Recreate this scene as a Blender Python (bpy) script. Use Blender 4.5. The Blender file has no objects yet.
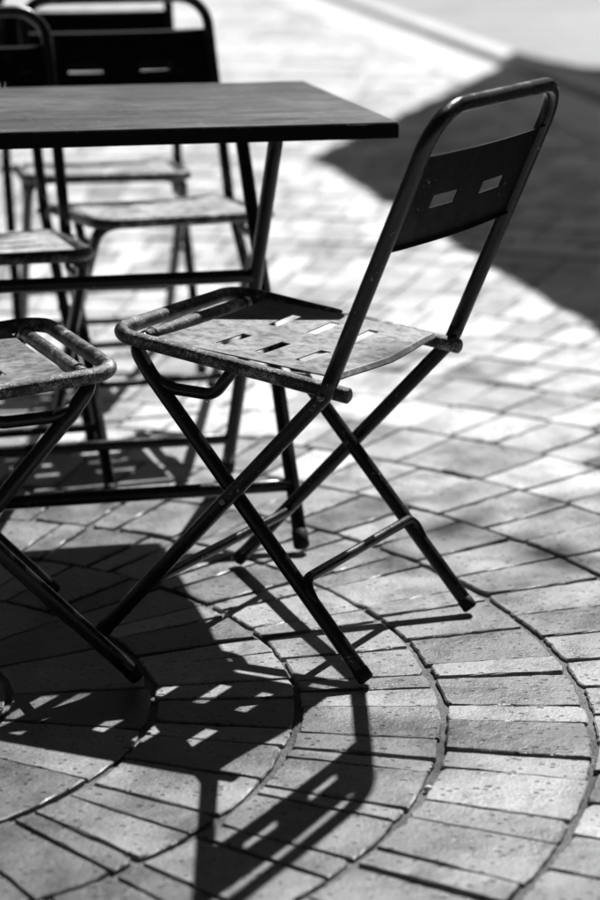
import bpy, bmesh, math, random
from mathutils import Vector, Matrix
R = math.radians
random.seed(7)
S = bpy.context.scene
COL = S.collection

# ------------------------------------------------------------------ render / world
S.render.engine = 'CYCLES'
S.view_settings.view_transform = 'Standard'
S.view_settings.look = 'None'
S.view_settings.gamma = 1.0
S.view_settings.use_curve_mapping = False
S.view_settings.exposure = 0.68

SUN = Vector((0.35, 0.78, 1.0)).normalized()          # towards the sun: behind and to the right of the chairs
elev = math.asin(SUN.z)
azim = math.atan2(SUN.x, SUN.y)
W = bpy.data.worlds.new('World'); S.world = W; W.use_nodes = True
nt = W.node_tree; nt.nodes.clear()
sky = nt.nodes.new('ShaderNodeTexSky'); sky.sky_type = 'NISHITA'; sky.sun_disc = False
sky.air_density = .22; sky.dust_density = .12; sky.sun_elevation = elev; sky.sun_rotation = azim
bw = nt.nodes.new('ShaderNodeSeparateColor')           # black-and-white photograph through a red filter: the blue sky counts for little
bg = nt.nodes.new('ShaderNodeBackground'); bg.inputs['Strength'].default_value = 0.05
out = nt.nodes.new('ShaderNodeOutputWorld')
nt.links.new(sky.outputs[0], bw.inputs[0]); nt.links.new(bw.outputs[0], bg.inputs['Color']); nt.links.new(bg.outputs[0], out.inputs[0])

sl = bpy.data.lights.new('sun', 'SUN'); sl.energy = 5.0; sl.angle = R(0.5); sl.color = (1, 1, 1)
so = bpy.data.objects.new('sun', sl); COL.objects.link(so)
so.rotation_euler = SUN.to_track_quat('Z', 'Y').to_euler()

cam = bpy.data.cameras.new('camera'); co = bpy.data.objects.new('camera', cam); COL.objects.link(co)
co.location = (0, 0, 1.1416); co.rotation_euler = (R(90 - 15.4153), R(-0.1313), 0)
cam.sensor_fit = 'VERTICAL'; cam.sensor_height = 36; cam.lens = 2175.16 * 36 / 900
cam.clip_end = 500
cam.dof.use_dof = True; cam.dof.focus_distance = 3.08; cam.dof.aperture_fstop = 3.0; cam.dof.aperture_blades = 9
S.camera = co

# ------------------------------------------------------------------ node helpers
class N:
    def __init__(s, name):
        s.m = bpy.data.materials.new(name); s.m.use_nodes = True
        s.t = s.m.node_tree; s.b = s.t.nodes['Principled BSDF']
        s.tc = s.t.nodes.new('ShaderNodeTexCoord').outputs['Object']
    def n(s, typ, **k):
        x = s.t.nodes.new('ShaderNode' + typ)
        for a, v in k.items(): setattr(x, a, v)
        return x
    def l(s, a, b): s.t.links.new(a, b)
    def mapping(s, scale=(1, 1, 1), rot=(0, 0, 0), src=None):
        m = s.n('Mapping'); m.inputs['Scale'].default_value = scale; m.inputs['Rotation'].default_value = rot
        s.l(src or s.tc, m.inputs['Vector']); return m.outputs[0]
    def noise(s, scale, detail=4, rough=.55, vec=None, dist=0):
        x = s.n('TexNoise'); x.inputs['Scale'].default_value = scale; x.inputs['Detail'].default_value = detail
        x.inputs['Roughness'].default_value = rough; x.inputs['Distortion'].default_value = dist
        s.l(vec or s.tc, x.inputs['Vector']); return x.outputs['Fac']
    def voro(s, scale, vec=None, feature='F1', rnd=1):
        x = s.n('TexVoronoi', feature=feature); x.inputs['Scale'].default_value = scale; x.inputs['Randomness'].default_value = rnd
        s.l(vec or s.tc, x.inputs['Vector']); return x
    def ramp(s, fac, a, b, va=0., vb=1.):
        x = s.n('MapRange'); x.interpolation_type = 'SMOOTHSTEP'
        for i, v in zip(('From Min', 'From Max', 'To Min', 'To Max'), (a, b, va, vb)): x.inputs[i].default_value = v
        s.l(fac, x.inputs['Value']); return x.outputs[0]
    def math(s, op, a, b=None, clamp=False):
        x = s.n('Math', operation=op); x.use_clamp = clamp
        for i, v in enumerate((a, b)):
            if v is None: continue
            if hasattr(v, 'is_output'): s.l(v, x.inputs[i])
            else: x.inputs[i].default_value = v
        return x.outputs[0]
    def mixf(s, f, a, b):
        x = s.n('Mix', data_type='FLOAT')
        for i, v in zip((0, 2, 3), (f, a, b)):
            if hasattr(v, 'is_output'): s.l(v, x.inputs[i])
            else: x.inputs[i].default_value = v
        return x.outputs[0]
    def base(s, val, rough=.5, spec=.5, metal=0):
        for k, v in (('Base Color', val), ('Roughness', rough), ('Specular IOR Level', spec), ('Metallic', metal)):
            if hasattr(v, 'is_output'): s.l(v, s.b.inputs[k])
            elif k == 'Base Color': s.b.inputs[k].default_value = (v, v, v, 1)
            else: s.b.inputs[k].default_value = v
    def bump(s, h, strength=.5, dist=.002):
        x = s.n('Bump'); x.inputs['Strength'].default_value = strength; x.inputs['Distance'].default_value = dist
        s.l(h, x.inputs['Height']); s.l(x.outputs[0], s.b.inputs['Normal'])

def mat_brick(name, lo, hi, k=1.):
    m = N(name)
    geo = m.n('NewGeometry')
    isl = geo.outputs['Random Per Island']
    tone = m.ramp(isl, 0, 1, lo, hi)
    mott = m.noise(9, 6, .62); tone = m.math('MULTIPLY', tone, m.ramp(mott, .28, .72, 1 - .38*k, 1 + .38*k))
    fine = m.noise(230, 3, .6); tone = m.math('MULTIPLY', tone, m.ramp(fine, .25, .75, .68, 1.32))
    blot = m.noise(2.3, 3, .5); tone = m.math('MULTIPLY', tone, m.ramp(blot, .35, .68, 1 - .2*k, 1 + .14*k))
    # small pits, some stretched, scattered unevenly
    warp = m.mapping((1, 1.5, 1), (0, 0, .5))
    v1 = m.voro(62, warp); pit1 = m.ramp(v1.outputs['Distance'], .12, .24, 1, 0)
    sel = m.n('SeparateColor'); m.l(v1.outputs['Color'], sel.inputs[0])
    pit1 = m.math('MULTIPLY', pit1, m.ramp(sel.outputs[0], .5, .54))
    v2 = m.voro(28, m.mapping((1, 1.9, 1), (0, 0, -.4))); sel2 = m.n('SeparateColor'); m.l(v2.outputs['Color'], sel2.inputs[0])
    pit2 = m.math('MULTIPLY', m.ramp(v2.outputs['Distance'], .08, .17, 1, 0), m.ramp(sel2.outputs[1], .62, .66))
    pits = m.math('MAXIMUM', pit1, pit2)
    tone = m.math('MULTIPLY', tone, m.mixf(pits, 1., .15))
    # scratches and fine tooling marks
    scr = m.noise(55, 3, .6, m.mapping((1, .12, 1), (0, 0, .9)), 1.2)
    tone = m.math('MULTIPLY', tone, m.ramp(scr, .3, .44, .87, 1))
    m.base(tone, m.ramp(mott, .3, .7, .35, .6), .55)
    h = m.math('ADD', m.math('MULTIPLY', fine, .25), m.math('MULTIPLY', m.noise(40, 5, .6), .7))
    h = m.math('SUBTRACT', h, m.math('MULTIPLY', pits, 1.1))
    m.bump(h, .75, .0035)
    return m.m

def mat_mortar():
    m = N('sandy_mortar')
    g = m.noise(420, 3, .7); b = m.noise(14, 4, .6)
    t = m.math('MULTIPLY', m.ramp(g, .25, .75, .05, .28), m.ramp(b, .3, .7, .7, 1.2))
    m.base(t, .9, .2); m.bump(m.math('ADD', g, b), .8, .004); return m.m

def mat_paint(name, base=.012, chip=.3, thr=.64, rough=.3, dens=1., bumpy=.25, spec=.2):
    m = N(name)
    oi = m.n('ObjectInfo'); off = m.n('VectorMath', operation='ADD'); m.l(m.tc, off.inputs[0]); 
    sc = m.n('VectorMath', operation='SCALE'); sc.inputs[0].default_value = (3.1, 1.7, 2.3); m.l(oi.outputs['Random'], sc.inputs['Scale'])
    m.l(sc.outputs[0], off.inputs[1]); vec = off.outputs[0]
    a = m.noise(180, 4, .65, vec); b = m.noise(22, 3, .5, vec)
    c = m.ramp(m.math('ADD', m.math('MULTIPLY', a, .6), m.math('MULTIPLY', b, .4)), thr - .03, thr + .015)
    c = m.math('MULTIPLY', c, dens)
    m.base(m.mixf(c, base, chip), m.mixf(c, m.ramp(b, .3, .7, rough, rough + .2), .5), spec, m.math('MULTIPLY', c, .5))
    m.bump(m.math('SUBTRACT', a, m.math('MULTIPLY', c, .5)), bumpy, .0015); return m.m

def mat_worn_metal(name, lo, hi, rough=.45):
    # bare, pitted, brushed sheet metal: the seats
    m = N(name)
    oi = m.n('ObjectInfo'); off = m.n('VectorMath', operation='ADD'); m.l(m.tc, off.inputs[0])
    sc = m.n('VectorMath', operation='SCALE'); sc.inputs[0].default_value = (2.1, 1.3, .3); m.l(oi.outputs['Random'], sc.inputs['Scale'])
    m.l(sc.outputs[0], off.inputs[1]); vec = off.outputs[0]
    gr = m.noise(330, 3, .7, m.mapping((.35, 1, 1), (0, 0, .1), vec)); big = m.noise(11, 5, .6, vec, .6); mid = m.noise(60, 4, .6, vec)
    t = m.math('MULTIPLY', m.ramp(big, .3, .7, lo, hi), m.ramp(gr, .25, .75, .6, 1.4))
    t = m.math('MULTIPLY', t, m.ramp(mid, .3, .7, .75, 1.2))
    m.base(t, m.ramp(mid, .3, .7, rough - .08, rough + .2), .5, .15)
    m.bump(m.math('ADD', gr, mid), .3, .001); return m.m

def mat_table():
    # dark paint rubbed through to pale streaks, flecks and smears along the length
    m = N('worn_table_paint')
    st = m.noise(8, 7, .7, m.mapping((.5, 3.4, 1), (0, 0, .06)), 1.4); fine = m.noise(95, 4, .75, m.mapping((.3, 1.5, 1)), .5)
    spot = m.noise(150, 3, .6, m.mapping((.5, 1.2, 1))); big = m.noise(4.5, 5, .6, None, .6)
    t = m.math('MULTIPLY', m.ramp(st, .34, .66, .006, .10), m.ramp(fine, .28, .72, .45, 1.5))
    t = m.math('MULTIPLY', t, m.ramp(big, .35, .68, .5, 1.3))
    t = m.math('ADD', t, m.ramp(spot, .62, .72, 0, .16))
    m.base(t, m.ramp(st, .3, .7, .5, .72), .2); m.bump(m.math('ADD', fine, st), .5, .0012); return m.m

def mat_pitted():
    # tubes worn grey and pitted by weather, black paint left in patches
    m = N('pitted_worn_tube')
    oi = m.n('ObjectInfo'); off = m.n('VectorMath', operation='ADD'); m.l(m.tc, off.inputs[0])
    sc = m.n('VectorMath', operation='SCALE'); sc.inputs[0].default_value = (3.1, 1.7, 2.3); m.l(oi.outputs['Random'], sc.inputs['Scale'])
    m.l(sc.outputs[0], off.inputs[1]); vec = off.outputs[0]
    a = m.noise(520, 3, .75, vec); b = m.noise(90, 4, .65, vec); c = m.noise(26, 3, .5, vec)
    k = m.math('ADD', m.math('MULTIPLY', a, .5), m.math('ADD', m.math('MULTIPLY', b, .24), m.math('MULTIPLY', c, .26)))
    t = m.ramp(k, .505, .605, .008, .42)
    m.base(t, m.ramp(a, .3, .7, .28, .5), .6, .25)
    m.bump(m.math('ADD', a, m.math('MULTIPLY', b, 1.2)), .75, .0016); return m.m

M = dict(
    brick=mat_brick('paving_stone_dimlit', .075, .205), brick_midlit=mat_brick('paving_stone_midlit', .17, .29), brick_brightlit=mat_brick('paving_stone_brightlit', .31, .56, .5),  # one stone, three tones: brighter light on the far rings painted into colour
    mortar=mat_mortar(), black=mat_paint('black_gloss_paint', .007, .25, .65, .2, 1., .3, .34),
    worn=mat_pitted(), edge=mat_paint('black_sheet_paint', .005, .2, .665, .4, 1., .25, .04),
    seat=mat_worn_metal('worn_seat_metal', .075, .19), table=mat_table(), rubber=mat_paint('black_rubber', .012, .05, .7, .6))

def mat_plain(name, lo, hi, scale, rough=.8):
    m = N(name); a = m.noise(scale, 6, .6); b = m.noise(scale * 12, 3, .6)
    m.base(m.math('MULTIPLY', m.ramp(a, .3, .7, lo, hi), m.ramp(b, .25, .75, .8, 1.2)), rough, .4); m.bump(b, .4, .004); return m.m
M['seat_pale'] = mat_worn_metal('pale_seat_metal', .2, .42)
M['road'] = mat_plain('pale_worn_asphalt', .21, .29, 1.3); M['kerb'] = mat_plain('kerb_stone', .42, .55, 3)
M['ground'] = mat_plain('pale_ground', .2, .3, .6); M['steel'] = mat_plain('grey_steel', .2, .25, 5, .4)

# ------------------------------------------------------------------ mesh helpers
class MB:
    def __init__(s): s.v = []; s.f = []; s.mi = []
    def add(s, vs, fs, mi=0):
        o = len(s.v); s.v += [tuple(v) for v in vs]; s.f += [tuple(i + o for i in f) for f in fs]; s.mi += [mi] * len(fs)
    def build(s, name, mats, parent=None, smooth=False, bevel=0):
        me = bpy.data.meshes.new(name); me.from_pydata(s.v, [], s.f); me.update()
        mats = mats if isinstance(mats, (list, tuple)) else [mats]
        for m in mats: me.materials.append(m)
        me.polygons.foreach_set('material_index', s.mi)
        if smooth: me.polygons.foreach_set('use_smooth', [True] * len(me.polygons))
        me.update()
        o = bpy.data.objects.new(name, me); COL.objects.link(o)
        if parent: o.parent = parent
        if bevel:
            b = o.modifiers.new('bevel', 'BEVEL'); b.width = bevel; b.segments = 2; b.limit_method = 'ANGLE'; b.angle_limit = R(40)
        return o
    def box(s, a, b, mi=0):
        (x0, y0, z0), (x1, y1, z1) = a, b
        s.add([(x0,y0,z0),(x1,y0,z0),(x1,y1,z0),(x0,y1,z0),(x0,y0,z1),(x1,y0,z1),(x1,y1,z1),(x0,y1,z1)],
              [(3,2,1,0),(4,5,6,7),(0,1,5,4),(1,2,6,5),(2,3,7,6),(3,0,4,7)], mi)
    def tube(s, pts, r, n=14, cap=True, dent=0):
        pts = [Vector(p) for p in pts]; P = []
        t = (pts[1] - pts[0]).normalized()
        u = t.orthogonal().normalized()
        rings = []
        for i, p in enumerate(pts):
            if i == 0: d = pts[1] - pts[0]
            elif i == len(pts) - 1: d = pts[-1] - pts[-2]
            else: d = (pts[i+1] - p).normalized() + (p - pts[i-1]).normalized()
            d.normalize(); u = (u - d * u.dot(d)).normalized(); w = d.cross(u)
            rings.append([p + (u * math.cos(2*math.pi*k/n) + w * math.sin(2*math.pi*k/n)) * r for k in range(n)])
        vs = [v for g in rings for v in g]; fs = []
        for i in range(len(pts) - 1):
            for k in range(n):
                a, b = i*n + k, i*n + (k+1) % n; fs.append((a, b, b + n, a + n))
        if cap:
            # softly domed caps
            for end, g in ((0, rings[0]), (1, rings[-1])):
                o = len(vs); c = pts[0] if end == 0 else pts[-1]
                d = ((pts[0]-pts[1]) if end == 0 else (pts[-1]-pts[-2])).normalized()
                vs += [c + (q - c) * .72 + d * r * .22 for q in g]; b0 = 0 if end == 0 else (len(pts)-1)*n
                for k in range(n):
                    q = (b0+k, b0+(k+1) % n, o+(k+1) % n, o+k); fs.append(q[::-1] if end == 0 else q)
                fs.append(tuple(range(o, o+n))[::-1] if end == 0 else tuple(range(o, o+n)))
        s.add(vs, fs)

def fillet(pts, r, seg=8):
    # polyline with rounded corners; r is one radius or a list per inner corner
    pts = [Vector(p) for p in pts]; outp = [pts[0]]
    for i in range(1, len(pts) - 1):
        rr = r[i-1] if isinstance(r, (list, tuple)) else r
        a = (pts[i-1] - pts[i]); b = (pts[i+1] - pts[i]); la, lb = a.length, b.length; a.normalize(); b.normalize()
        ang = a.angle(b)
        if rr <= 0 or ang > 3.12: outp.append(pts[i]); continue
        t = min(rr / math.tan(ang / 2), la * .49, lb * .49); rad = t * math.tan(ang / 2)
        c = pts[i] + (a + b).normalized() * (rad / math.sin(ang / 2))
        p0 = pts[i] + a * t; p1 = pts[i] + b * t; v0 = p0 - c; v1 = p1 - c; tot = v0.angle(v1)
        for k in range(seg + 1):
            q = k / seg; outp.append(c + (v0 * math.sin((1-q)*tot) + v1 * math.sin(q*tot)) / math.sin(tot))
    outp.append(pts[-1]); return outp

def densify(pts, step=.03):
    o = [Vector(pts[0])]
    for p in pts[1:]:
        p = Vector(p); q = o[-1]; n = max(1, int((p - q).length / step))
        for k in range(1, n + 1): o.append(q.lerp(p, k / n) if k < n else p)
    return o

def tubeobj(name, pts, r, mat, parent, n=14):
    mb = MB(); mb.tube(densify(pts, .06), r, n); o = mb.build(name, mat, parent, True)
    return o

def empty(name, loc, rz, label, cat, group=None):
    o = bpy.data.objects.new(name, None); COL.objects.link(o); o.location = loc; o.rotation_euler = (0, 0, rz)
    o.empty_display_size = .1
    o['label'] = label; o['category'] = cat
    if group: o['group'] = group
    return o

def plate(name, xs, ys, zfun, th, holes, mat, parent, frame=None, sag=None, bevel=.0015):
    """sheet with real rectangular slots: grid in (x,y), cells inside a hole left out, thickness th"""
    gx = sorted(set(round(v, 5) for v in xs)); gy = sorted(set(round(v, 5) for v in ys))
    def inhole(x, y): return any(a < x < b and c < y < d for a, b, c, d in holes)
    cells = {(i, j) for i in range(len(gx)-1) for j in range(len(gy)-1) if not inhole((gx[i]+gx[i+1])/2, (gy[j]+gy[j+1])/2)}
    mb = MB(); nx, ny = len(gx), len(gy); vs = []
    for top in (1, 0):
        for x in gx:
            for y in gy:
                p = zfun(x, y, th/2 if top else -th/2); vs.append(p)
    T = lambda i, j: i*ny + j
    B = lambda i, j: nx*ny + i*ny + j
    fs = []
    for i, j in cells:
        fs.append((T(i,j), T(i+1,j), T(i+1,j+1), T(i,j+1))); fs.append((B(i,j+1), B(i+1,j+1), B(i+1,j), B(i,j)))
        if (i-1,j) not in cells: fs.append((T(i,j+1), B(i,j+1), B(i,j), T(i,j)))
        if (i+1,j) not in cells: fs.append((T(i+1,j), B(i+1,j), B(i+1,j+1), T(i+1,j+1)))
        if (i,j-1) not in cells: fs.append((T(i,j), B(i,j), B(i+1,j), T(i+1,j)))
        if (i,j+1) not in cells: fs.append((T(i+1,j+1), B(i+1,j+1), B(i,j+1), T(i,j+1)))
    mb.add(vs, fs); return mb.build(name, mat, parent, False, bevel)

def lin(a, b, n): return [a + (b-a)*i/n for i in range(n+1)]

# ------------------------------------------------------------------ folding chair
TR = .0112                     # tube radius
WB, WL, WS = .201, .174, .178  # half widths: back frame, rear legs, seat frame
PIV = Vector((-.162, 0, .422)); TOP = Vector((-.327, 0, .821)); FF = Vector((.217, 0, .011)); LT = Vector((.176, 0, .450)); RF = Vector((-.215, 0, .011))
def sid(v, y): return Vector((v.x, y, v.z))

def make_chair(loc, rz, label, slope=.119, TOP=Vector((-.327, 0, .821))):
    railz = lambda x: .4215 + slope * (x + .17)
    zsl = slope - .042; zs0 = railz(.142) + .0025
    LT = Vector((.176, 0, railz(.176) - .012))
    c = empty('folding_chair', loc, rz, label, 'chair', 'folding metal chairs around the table')
    # back frame: an inverted U down to just above the pivots
    st = PIV + (TOP - PIV) * .06
    tubeobj('back_frame', fillet([sid(st, -WB), sid(TOP, -WB), sid(TOP, WB), sid(st, WB)], .062, 10), TR, M['black'], c, 18)
    # front legs: bend at the pivot, run down and forwards
    for y in (-WB, WB):
        lg = tubeobj('front_leg', fillet([sid(st, y), sid(PIV, y), sid(FF, y)], .05, 6), TR, M['black'], c, 16)
        mb = MB(); d = (FF - PIV).normalized(); e = sid(FF, y); mb.tube([e - d*.014, e + d*.002], TR + .0008, 14); mb.build('foot_cap', M['rubber'], lg, True)
    # rear legs
    for y in (-WL, WL):
        sg = 1 if y > 0 else -1
        lg = tubeobj('rear_leg', fillet([Vector((.166, sg*.125, railz(.166) - .003)), Vector((.172, sg*.168, railz(.172) - .012)), sid(LT + (RF - LT)*.09, sg*.172), sid(RF, y)], [.03, .05], 7), TR, M['black'], c, 16)
        mb = MB(); d = (RF - LT).normalized(); e = sid(RF, y); mb.tube([e - d*.014, e + d*.002], TR + .0008, 14); mb.build('foot_cap', M['rubber'], lg, True)
    # seat frame: U open at the back
    rp = lambda x, y: Vector((x, y, railz(x)))
    tubeobj('seat_frame', fillet([rp(-.186, WS), rp(.206, WS), rp(.206, -WS), rp(-.186, -WS)], .045, 8), TR, M['worn'], c, 18)
    mb = MB(); mb.tube(densify([rp(.166, .145) - Vector((0, 0, .004)), rp(.166, -.145) - Vector((0, 0, .004))], .05), .0105, 14); mb.build('cross_rod', M['worn'], c, True)
    # pivot bolts
    for s in (-1, 1):
        mb = MB(); mb.tube([(PIV.x, s*(WB - .018), .4215), (PIV.x, s*(WB + .015), .4215)], .0052, 10); mb.build('pivot_bolt', M['worn'], c, True)
    k = (PIV.z - .235) / (PIV.z - FF.z)
    for s in (-1, 1):   # rivet where the legs cross
        xc, zc = cross_xz
        mb = MB(); mb.tube([(xc, s*(WL - .014), zc), (xc, s*(WB + .0118), zc)], .0045, 10); mb.build('rivet', M['worn'], c, True)
    # seat: slotted sheet between the rails, rolled down at the rear edge
    hl, hw = .039, .0085
    holes = [(x-hw, x+hw, y-hl, y+hl) for x in (.058, -.008, -.074) for y in (-.076, .076)]
    xs = lin(.142, -.15, 14) + [v for h in holes for v in h[:2]] + [-.1525, -.1545]
    ys = lin(-.162, .162, 12) + [v for h in holes for v in h[2:]]
    def sz(x, y, o):
        z = zs0 + zsl * (x - .142) - .0035 * (1 - (y/.162)**2)
        if x < -.15: z -= (-.15 - x) * 1.3
        if x < -.1: x = x - .009 * max(0, 1 - abs(y)/.12) * ((-.1 - x) / .05)
        return (x, y, z + o)
    seat = plate('seat', xs, ys, sz, .0022, holes, M['seat'], c)
    # tabs that carry the sheet on the rails
    for x in (.09, -.1):
        for s in (-1, 1):
            mb = MB(); z = sz(x, .15, 0)[2]; mb.box((x-.012, s*.150 - (.0 if s > 0 else .02), z-.0055), (x+.012, s*.150 + (.02 if s > 0 else 0.), z-.0018)); mb.build('seat_tab', M['seat'], c, False)
    # backrest: slotted sheet with rolled top and bottom, slightly dished
    ax = (TOP - PIV); L = ax.length; ax.normalize(); nrm = Vector((ax.z, 0, -ax.x))  # nrm points forward-up
    hb = [(.665*L-.0095, .665*L+.0095, y-.037, y+.037) for y in (-.078, .078)]
    t0, t1 = .525*L, .835*L
    ts = lin(t0, t1, 8) + [v for h in hb for v in h[:2]] + [t0-.003, t1+.006]
    yb = lin(-WB+.004, WB-.004, 16) + [v for h in hb for v in h[2:]]
    def bz(t, y, o):
        dish = -.006 * (1 - (y/WB)**2)
        fold = 0
        if t > t1 + .001: fold = -.007
        if t < t0 - .001: fold = -.006
        p = PIV + ax * t + nrm * (o + dish + fold); return (p.x, y, p.z)
    plate('backrest', ts, yb, bz, .0018, hb, M['edge'], c)
    # stretchers: rods with bent ends between the front legs and between the rear legs
    def on(a, b, z):
        return a + (b - a) * ((z - a.z) / (b.z - a.z))
    for a, b, w, z, off, up, m_ in ((LT, RF, WL, .127, Vector((-.003, 0, .013)), .03, 'black'), (PIV, FF, WB, .115, Vector((-.004, 0, -.004)), -.03, 'black')):
        q = on(a, b, z); e = on(a, b, z - .035) if up > 0 else on(a, b, z - .03)
        pts = fillet([sid(e, w), sid(q, w) + off, sid(q, -w) + off, sid(e, -w)], .02, 6)
        mb = MB(); mb.tube(densify(pts, .06), .0078, 12); mb.build('stretcher', M[m_], c, True)
    # guide brackets hung below the seat rails
    for s in (-1, 1):
        y = s * (WL - .004); q = on(LT, RF, .405)
        pts = fillet([(q.x, y, q.z), (q.x - .035, y, q.z - .012), (.035, y, .392), (.0, y, railz(0) - .006)], .03, 6)
        mb = MB(); mb.tube(densify(pts, .03), .0088, 12); mb.build('guide_bracket', M['black'], c, True)
    return c

# crossing point of the two leg lines in side view
def _cross():
    p, d = PIV, FF - PIV; q, e = LT, RF - LT
    den = d.x * e.z - d.z * e.x; t = ((q.x - p.x) * e.z - (q.z - p.z) * e.x) / den
    return (p.x + d.x * t, p.z + d.z * t)
cross_xz = _cross()

def copy_tree(o, parent=None):
    n = o.copy(); COL.objects.link(n)
    if parent: n.parent = parent
    for ch in list(o.children): copy_tree(ch, n)
    return n

chair = make_chair((-.0075, 3.138, .0015), R(150.79), 'black folding chair standing right of the table with its slotted backrest tilted towards the street')
second = None
for x, y, a, lab in (
    (-.508, 2.988, 23.1, 'folding chair cut off by the left edge, its rounded seat corner facing the whole chair'),
    (-.596, 3.945, -73.3, 'folding chair at the left end behind the table, its hoop back overlapping the wider backrest'),
    (-.284, 4.375, -70.7, 'folding chair tucked in behind the table middle, two bright slots in its dark backrest'),
    (-.455, 4.94, -79.5, 'farthest folding chair, pale blurred seat seen under the table edge behind another chair')):
    if second is None: second = k = make_chair((0, 0, 0), 0, lab, .075, Vector((-.33, 0, .838)))
    else: k = copy_tree(second)
    k.location = (x, y, .0015); k.rotation_euler = (0, 0, R(a)); k['label'] = lab
    if y > 3.5:                                # the seats behind the table get the paler metal
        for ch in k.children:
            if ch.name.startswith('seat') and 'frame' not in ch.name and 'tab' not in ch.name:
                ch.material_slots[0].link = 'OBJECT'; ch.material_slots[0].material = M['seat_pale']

# ------------------------------------------------------------------ folding table
def make_table():
    Lx, D, Z = .86, .645, .7253
    t = empty('folding_table', (.1573, 3.4644, .0015), R(13.41), 'black folding table with worn streaky top and crossed tube legs', 'table')
    mb = MB()
    mb.box((-Lx, 0, Z-.0035), (0, D, Z))
    top = mb.build('tabletop', M['table'], t, False, .0012)
    mb = MB(); h = .026; w = .002      # folded skirt
    mb.box((-Lx, -.0015, Z-h), (0, w, Z-.0036)); mb.box((-Lx, D-w, Z-h), (0, D+.0015, Z-.0036))
    mb.box((-.0015, w+.0005, Z-h), (.0015, D-w-.0005, Z-.0036)); mb.box((-Lx-.0015, w+.0005, Z-h), (-Lx+.0015, D-w-.0005, Z-.0036))
    mb.build('apron', M['edge'], t, False, .0006)
    r = .0125; zt = Z - .012
    la, lb, ax_, bx_ = .143, .172, .057, .105
    def A(f, x): return Vector((x, ax_ + (D - 2*ax_) * f, .0125 + (zt - .0125) * f))
    def B(f, x): return Vector((x, D - bx_ - (D - 2*bx_) * f, .0125 + (zt - .0125) * f))
    for fn, ins in ((A, la), (B, lb)):
        for x in (-ins, -Lx + ins):
            lg = tubeobj('leg', [fn(0, x), fn(1, x)], r, M['black'], t, 14)
            mb = MB(); d = (fn(1, x) - fn(0, x)).normalized(); mb.tube([fn(0, x) - d*.002, fn(0, x) + d*.025], r + .0015, 14); mb.build('foot_cap', M['rubber'], lg, True)
    def bar(fn, f, ins, rr, dy=0):
        tubeobj('stretcher', [fn(f, -ins) , fn(f, -Lx + ins)], rr, M['black'], t, 12)
    bar(A, .125, la, .0115); bar(B, .105, lb, .0105); bar(B, .60, lb, .0115)
    for x in (-(la+lb)/2, -Lx+(la+lb)/2):
        mb = MB(); mb.tube([(x-.03, D/2, Z*.5), (x+.03, D/2, Z*.5)], .006, 10); mb.build('pivot_bolt', M['worn'], t, True)
    for y in (.10, D-.08):                       # rails under the top
        mb = MB(); mb.box((-Lx+.06, y-.012, Z-.022), (-.06, y+.012, Z-.0045)); mb.build('under_rail', M['black'], t, False, .001)
    return t
make_table()

# ------------------------------------------------------------------ ground
C0 = Vector((-.70, 2.80))
KA, KB = Vector((.229, 17.535)), Vector((1.10, 12.154)); KD = (KA - KB).normalized(); KN = Vector((KD.y, -KD.x))   # kerb line, KN points to the street
def kerb_side(p): return (p - KB).dot(KN)

rings = [.10, .30, .50, .70, .90, 1.10, 1.32, 1.54, 1.765, 1.99]
while rings[-1] < 8.2: rings.append(rings[-1] + .222)
known = {3: ([15.6, 8.2, 4.9, .4, -7, -11.4, -14, -21.6, -23.8, -31.5], (7.4, 3.6)),
         4: ([17.5, 10.7, 7.3, .7, -2.7, -9.2, -12.7, -19.2, -22.7, -29, -32.1], (6.7, 3.4)),
         5: ([41.3, 35.9, 30.5, 25.2, 20.2, 15.0], (5.2, 5.2)), 6: ([48.1, 43.9, 39.2, 34.8, 30.2], (4.5, 4.5)), 7: ([51, 47.5, 43.6], (3.8, 3.8)),
         2: ([-20.2, -29.9, -35.2, -42.3, -46.0, -54.8], (9.2, 5.2)), 1: ([-29.5], (20, 17)), 0: ([0], (45, 45))}
def ring_angles(i):
    r = (rings[i] + rings[i+1]) / 2
    kn, st = known.get(i, ([random.uniform(0, 5)], (math.degrees(.113 / r),) * 2))
    kn = sorted(kn); a = list(kn); j = 0
    full = kn[0] + 360
    rest = full - kn[-1]; q = []; s = 0
    while s < rest - max(st) * .5:
        w = st[j % 2] * random.uniform(.95, 1.05); q.append(w); s += w; j += 1
    f = rest / s; x = kn[-1]
    for w in q[:-1]: x += w * f; a.append(x)
    return [R(v) for v in a + [full]]

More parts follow.
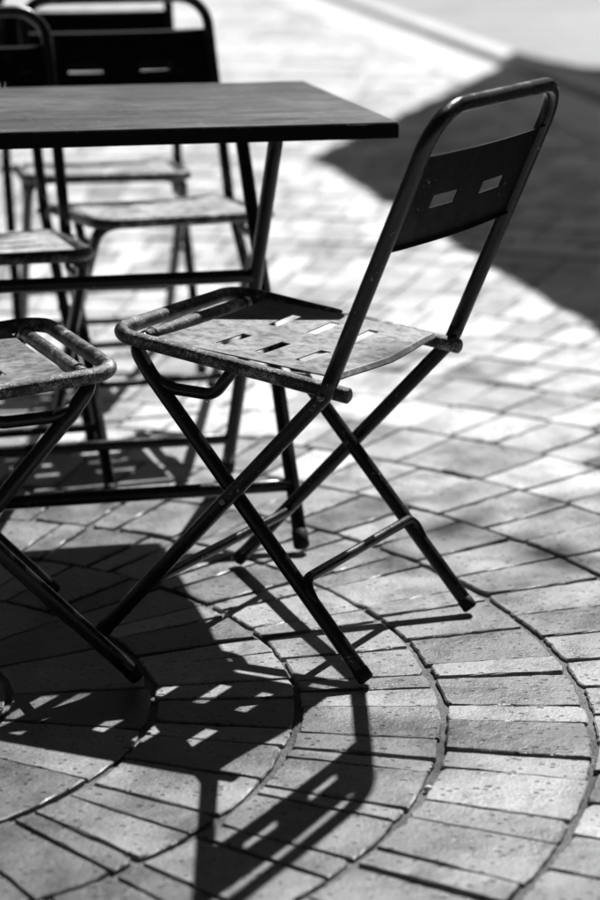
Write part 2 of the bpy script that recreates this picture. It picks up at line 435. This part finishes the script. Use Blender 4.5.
def add_brick(mb, r0, r1, a0, a1, mi, rough, jw):
    """one stone: rounded arris, slightly uneven top and ragged edges"""
    rj = random.Random(hash((round(r0, 3), round(a0, 4))))
    g = jw / 2
    rm = (r0 + r1) / 2
    corners = [(r0, a0 + g/r0), (r1, a0 + g/r1), (r1, a1 - g/r1), (r0, a1 - g/r0)]
    P = []
    pts = [C0 + Vector((r*math.cos(a), r*math.sin(a))) for r, a in corners]
    pts = [p + Vector((rj.gauss(0, .0018), rj.gauss(0, .0018))) for p in pts]
    chip = [rj.uniform(.002, .008) if rj.random() < .3 else rj.uniform(0, .0018) for _ in range(4)]
    seg = 10 if rough else 1
    for k in range(4):
        p, q = pts[k], pts[(k+1) % 4]
        for s in range(seg):
            t = s / seg; v = p.lerp(q, t)
            if k == 1 and rough:      # outer edge follows the circle
                d = v - C0; v = C0 + d.normalized() * ((p - C0).length * (1-t) + (q - C0).length * t)
            if k == 3 and rough:
                d = v - C0; v = C0 + d.normalized() * ((p - C0).length * (1-t) + (q - C0).length * t)
            if rough: v = v + Vector((rj.gauss(0, .0005), rj.gauss(0, .0005)))
            if rough and (s in (0, 1, seg-1)):
                cc = pts[k] if s < 2 else pts[(k+1) % 4]; key = (k if s < 2 else (k+1) % 4)
                if chip[key] > 0: v = v + ((sum(pts, Vector((0, 0))) / 4) - v).normalized() * chip[key] * (1. if s == 0 else .45)
            if rough and rj.random() < .05: v = v + ((sum(pts, Vector((0, 0))) / 4) - v).normalized() * rj.uniform(.001, .0032)
            P.append(v)
    cen = sum(P, Vector((0, 0))) / len(P); n = len(P)
    tx, ty, h = rj.gauss(0, .006), rj.gauss(0, .011), rj.gauss(0, .0009)
    z = lambda v: h + (v - cen).x * tx + (v - cen).y * ty
    ch = .0019 if rough else .003
    ins = []
    for i, v in enumerate(P):
        d = cen - v; d = Vector((math.copysign(min(abs(d.x), 1), d.x), d.y))
        ins.append(v + d.normalized() * ch * rj.uniform(.6, 1.7))
    vs = [(v.x, v.y, -.03) for v in P] + [(v.x, v.y, z(v) - ch * rj.uniform(.5, 1.1)) for v in P] + [(v.x, v.y, z(v)) for v in ins]
    fs = []
    for i in range(n):
        j = (i + 1) % n; fs += [(i, j, n+j, n+i), (n+i, n+j, 2*n+j, 2*n+i)]
    fs.append(tuple(range(2*n, 3*n)))
    mb.add(vs, fs, mi)

mb = MB()
for i in range(len(rings) - 1):
    r0, r1 = rings[i], rings[i+1]; rm = (r0 + r1) / 2
    rj0 = (.0048 if i in (3, 4, 5) else .0045); rj1 = rj0
    if r0 > 3.4 and i % 2: rj0 = .024
    an = ring_angles(i)
    for a0, a1 in zip(an[:-1], an[1:]):
        am = (a0 + a1) / 2; p = C0 + Vector((math.cos(am), math.sin(am))) * rm
        if kerb_side(p) > -.02: continue
        if rm > 5 and not (-3.5 < p.x): continue
        if p.y < -1.2: continue
        near = rm < 2.1 and abs(p.x) < .9
        mi = 0 if i < 6 else (1 if i == 6 else 2)  # painted light level by ring: dim inside, bright outside
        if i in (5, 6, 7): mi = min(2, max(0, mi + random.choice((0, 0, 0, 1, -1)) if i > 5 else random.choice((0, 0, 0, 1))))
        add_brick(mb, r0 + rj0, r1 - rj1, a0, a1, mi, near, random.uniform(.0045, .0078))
# wider slabs farther up the street
rr = rings[-1]
while rr < 21:
    r1 = rr + .42; n = int(2*math.pi*(rr+.2)/.42)
    for k in range(n):
        a0 = 2*math.pi*k/n + rr*3; a1 = a0 + 2*math.pi/n; am = (a0+a1)/2; p = C0 + Vector((math.cos(am), math.sin(am)))*(rr+.21)
        if kerb_side(p) > -.1 or p.y < 3 or abs(p.x) > 5.5: continue
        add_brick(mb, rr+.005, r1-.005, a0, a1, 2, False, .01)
    rr = r1
pav = mb.build('brick_paving', [M['brick'], M['brick_midlit'], M['brick_brightlit']]); pav['kind'] = 'structure'

mb = MB(); mb.add([(-80, -40, -.0062), (80, -40, -.0062), (80, 140, -.0062), (-80, 140, -.0062)], [(0, 1, 2, 3)])
g = mb.build('ground', M['mortar']); g['kind'] = 'structure'

def strip(name, d0, d1, z0, z1, mat, l0=-14, l1=60, step=None):
    m_ = MB(); L = l0
    while L < l1:
        e = min(l1, L + (step or (l1 - l0)))
        a, b, c, d = (KB + KN*d0 + KD*L, KB + KN*d1 + KD*L, KB + KN*d1 + KD*(e - (.008 if step else 0)), KB + KN*d0 + KD*(e - (.008 if step else 0)))
        q = [a, b, c, d]
        m_.add([(v.x, v.y, z0) for v in q] + [(v.x, v.y, z1) for v in q], [(3,2,1,0),(4,5,6,7),(0,1,5,4),(1,2,6,5),(2,3,7,6),(3,0,4,7)]); L = e
    o = m_.build(name, mat, None, False, .006 if step else 0); o['kind'] = 'structure'; return o
strip('kerb', 0, .16, -.03, .055, M['kerb'], step=1.0)
strip('gutter', -.42, -.004, -.03, .007, M['kerb'], step=.8)
strip('road', .162, 30, -.03, .045, M['road'])

# ------------------------------------------------------------------ unseen awning added beyond the right edge, cut to cast the shadow on the paving
H = 3.2
def up(x, y, z=H): return Vector((x + SUN.x/SUN.z*z, y + SUN.y/SUN.z*z, z))
sh0 = [(.055, 8.425), (1.20, 12.35), (1.48, 11.55), (5.0, 10.6), (5.0, 3.2), (1.20, 3.2)]
sh = []                                       # the hem of the canvas sags and flutters a little
for (ax, ay), (bx, by) in zip(sh0, sh0[1:] + sh0[:1]):
    ln_ = math.hypot(bx-ax, by-ay); k = max(2, int(ln_ / .12))
    for i in range(k):
        t = i / k; o = 0 if i == 0 else .014 * math.sin(i * 2.1) * math.sin(i * .37 + ax) + random.uniform(-.004, .004)
        sh.append((ax + (bx-ax)*t + o * (by-ay)/ln_, ay + (by-ay)*t - o * (bx-ax)/ln_))
can = empty('added_awning', (4.6, 9.0, 0), 0, 'unseen canvas awning on steel posts, added to cast the shadow patch on the paving', 'awning')
mb = MB(); q = [up(*p) - Vector((4.6, 9.0, 0)) for p in sh]; n = len(q)
mb.add([(v.x, v.y, v.z) for v in q] + [(v.x, v.y, v.z + .03) for v in q], [tuple(range(n))[::-1], tuple(range(n, 2*n))] + [(i, (i+1) % n, n+(i+1) % n, n+i) for i in range(n)])
mc = N('awning_canvas'); mc.base(.5, .8, .2); tr = mc.n('BsdfTranslucent'); tr.inputs[0].default_value = (.8, .8, .8, 1); ad = mc.n('MixShader'); ad.inputs[0].default_value = .5
om = mc.t.nodes['Material Output']; mc.l(mc.b.outputs[0], ad.inputs[1]); mc.l(tr.outputs[0], ad.inputs[2]); mc.l(ad.outputs[0], om.inputs[0])
mb.build('canopy', mc.m, can)
for x, y in ((1.2, 4.4), (1.2, -1.2)):
    tubeobj('post', [(x, y, 0), (x, y, H)], .04, M['steel'], can)

# ------------------------------------------------------------------ unseen tree added beyond the right edge: leaf clumps aimed to dapple the terrace
tree = empty('added_dapple_tree', (7.2, 9.4, 0), 0, 'unseen leafy tree added to dapple the terrace, thin boughs aimed at chosen spots', 'tree')
T0 = Vector((7.2, 9.4, 0)); rt = random.Random(11)
lm = N('leaf'); lm.base(.06, .5, .4)
tm = MB(); lf = MB()
def limb(pts, r0, r1):
    n = 8; pts = [Vector(p) for p in pts]; rings_ = []
    for i, p in enumerate(pts):
        d = (pts[min(i+1, len(pts)-1)] - pts[max(i-1, 0)]).normalized(); u = d.orthogonal().normalized(); w = d.cross(u); r = r0 + (r1-r0)*i/(len(pts)-1)
        rings_ += [p + (u*math.cos(2*math.pi*k/n) + w*math.sin(2*math.pi*k/n))*r for k in range(n)]
    tm.add(rings_, [(i*n+k, i*n+(k+1) % n, (i+1)*n+(k+1) % n, (i+1)*n+k) for i in range(len(pts)-1) for k in range(n)])
def leaf(c, s_):
    d = Vector((rt.gauss(0, 1), rt.gauss(0, 1), rt.gauss(0, 1))).normalized(); u = d.orthogonal().normalized(); w = d.cross(u)
    a = rt.uniform(0, 6.28); e = u*math.cos(a) + w*math.sin(a); f = d.cross(e)
    lf.add([c - e*s_, c - f*s_*.42 + e*s_*.1, c + e*s_, c + f*s_*.42 + e*s_*.1], [(0, 1, 2, 3)])
limb([(0, 0, 0), (.03, .02, 1.5), (-.1, .0, 3.2), (-.15, .1, 5.2)], .17, .11)
for k in range(26):                                   # the crown round the trunk
    a = rt.uniform(0, 6.28); rr_ = rt.uniform(.3, 1.7); c = Vector((rr_*math.cos(a) - .2, rr_*math.sin(a), rt.uniform(4.4, 7.6)))
    limb([(-.12, .05, min(c.z - .5, 5.1)), c*.6 + Vector((-.05, .02, c.z*.38)), c], .045, .012)
    for q in range(60): leaf(c + Vector((rt.gauss(0, .38), rt.gauss(0, .38), rt.gauss(0, .3))), rt.uniform(.04, .07))
hub = Vector((-3.4, -.9, 6.9))
limb([(-.15, .1, 5.1), (-1.5, -.3, 6.1), hub], .075, .03)
for gx, gy, rad, cov, hh in ((.34, 3.56, .26, .42, 6.6), (.05, 2.62, .17, .34, 7.0), (.66, 4.1, .13, .4, 6.4), (.36, 4.85, .16, .42, 6.5), (.70, 4.55, .16, .34, 6.4), (.12, 4.35, .14, .3, 6.6), (.52, 3.72, .12, .32, 6.7), (.47, 2.32, .2, .3, 7.1),
                         (-.36, 2.12, .16, .34, 7.3), (.16, 2.12, .14, .3, 7.0), (.5, 3.2, .12, .25, 6.8)):
    c = Vector((gx + SUN.x/SUN.z*hh, gy + SUN.y/SUN.z*hh, hh)) - T0
    limb([hub, (hub + c)*.5 + Vector((0, 0, .12)), c], .014, .004)
    for q in range(int(cov * math.pi * rad*rad / .0012)):
        a = rt.uniform(0, 6.28); r_ = rad * math.sqrt(rt.random()); leaf(c + Vector((r_*math.cos(a), r_*math.sin(a) + rt.uniform(-.1, .1), rt.gauss(0, .12))), rt.uniform(.032, .05))
tm.build('trunk', mat_plain('bark', .08, .14, 12), tree, True); lf.build('crown', lm.m, tree)

# ------------------------------------------------------------------ a pale pebble caught in the curved joint
mb = MB(); n = 10; rp_ = random.Random(3)
pr = [[Vector((math.cos(2*math.pi*k/n)*.0062*q*rp_.uniform(.85, 1.1), math.sin(2*math.pi*k/n)*.0042*q*rp_.uniform(.85, 1.1), z)) for k in range(n)] for q, z in ((.7, -.003), (1, .0), (.85, .003), (.4, .0048))]
mb.add([v for g_ in pr for v in g_], [(i*n+k, i*n+(k+1) % n, (i+1)*n+(k+1) % n, (i+1)*n+k) for i in range(3) for k in range(n)] + [tuple(range(n))[::-1], tuple(range(3*n, 4*n))])
pb = mb.build('pebble', mat_plain('white_stone', .7, .8, 60), None, True); pb.location = (.165, 2.535, -.0015); pb['label'] = 'tiny white pebble lying in the curved paving joint at lower right'; pb['category'] = 'pebble'

# ------------------------------------------------------------------ two unseen houses added outside the frame to keep side sky off the terrace
def house(name, loc, rz, label, length, height, mat):
    b = empty(name, loc, rz, label, 'building')
    m_ = MB(); m_.box((-length/2, 0, 0), (length/2, 7, height)); m_.build('wall', mat, b)
    m_ = MB(); m_.box((-length/2 - .2, -.35, height + .002), (length/2 + .2, 7.2, height + .3)); m_.build('roof', M['road'], b)
    n = int(length / 2.8)
    for f in range(int(height / 3)):
        for i in range(n):
            x = -length/2 + length * (i + .5) / n; z0 = f * 3 + (.9 if f else .1)
            m_ = MB(); m_.box((x - .6, -.06, z0), (x + .6, -.002, z0 + (1.6 if f else 2.3))); w_ = m_.build('window', M['frame'], b)
            m_ = MB()
            for q in (-.53, .03): m_.box((x + q, -.066, z0 + .08), (x + q + .5, -.0605, z0 + (1.52 if f else 2.22)))
            m_.build('pane', M['glass'], w_)
    return b
M['plaster_dark'] = mat_plain('dark_plaster', .035, .06, 1.1); M['frame'] = mat_plain('window_frame', .12, .16, 6)
gl = N('window_glass'); gl.base(.02, .08, .5); M['glass'] = gl.m
ka = math.atan2(KD.y, KD.x)
p = KB + KN * 8.5 - KD * 1.0
house('added_street_house', (p.x, p.y, 0), ka - math.pi, 'unseen dark plastered house across the street, added to block the side sky', 34, 9.2, M['plaster_dark'])
house('added_side_house', (-4.6, 5.0, 0), math.pi/2, 'unseen dark plastered house beside the terrace, added to block the side sky', 30, 9.2, M['plaster_dark'])
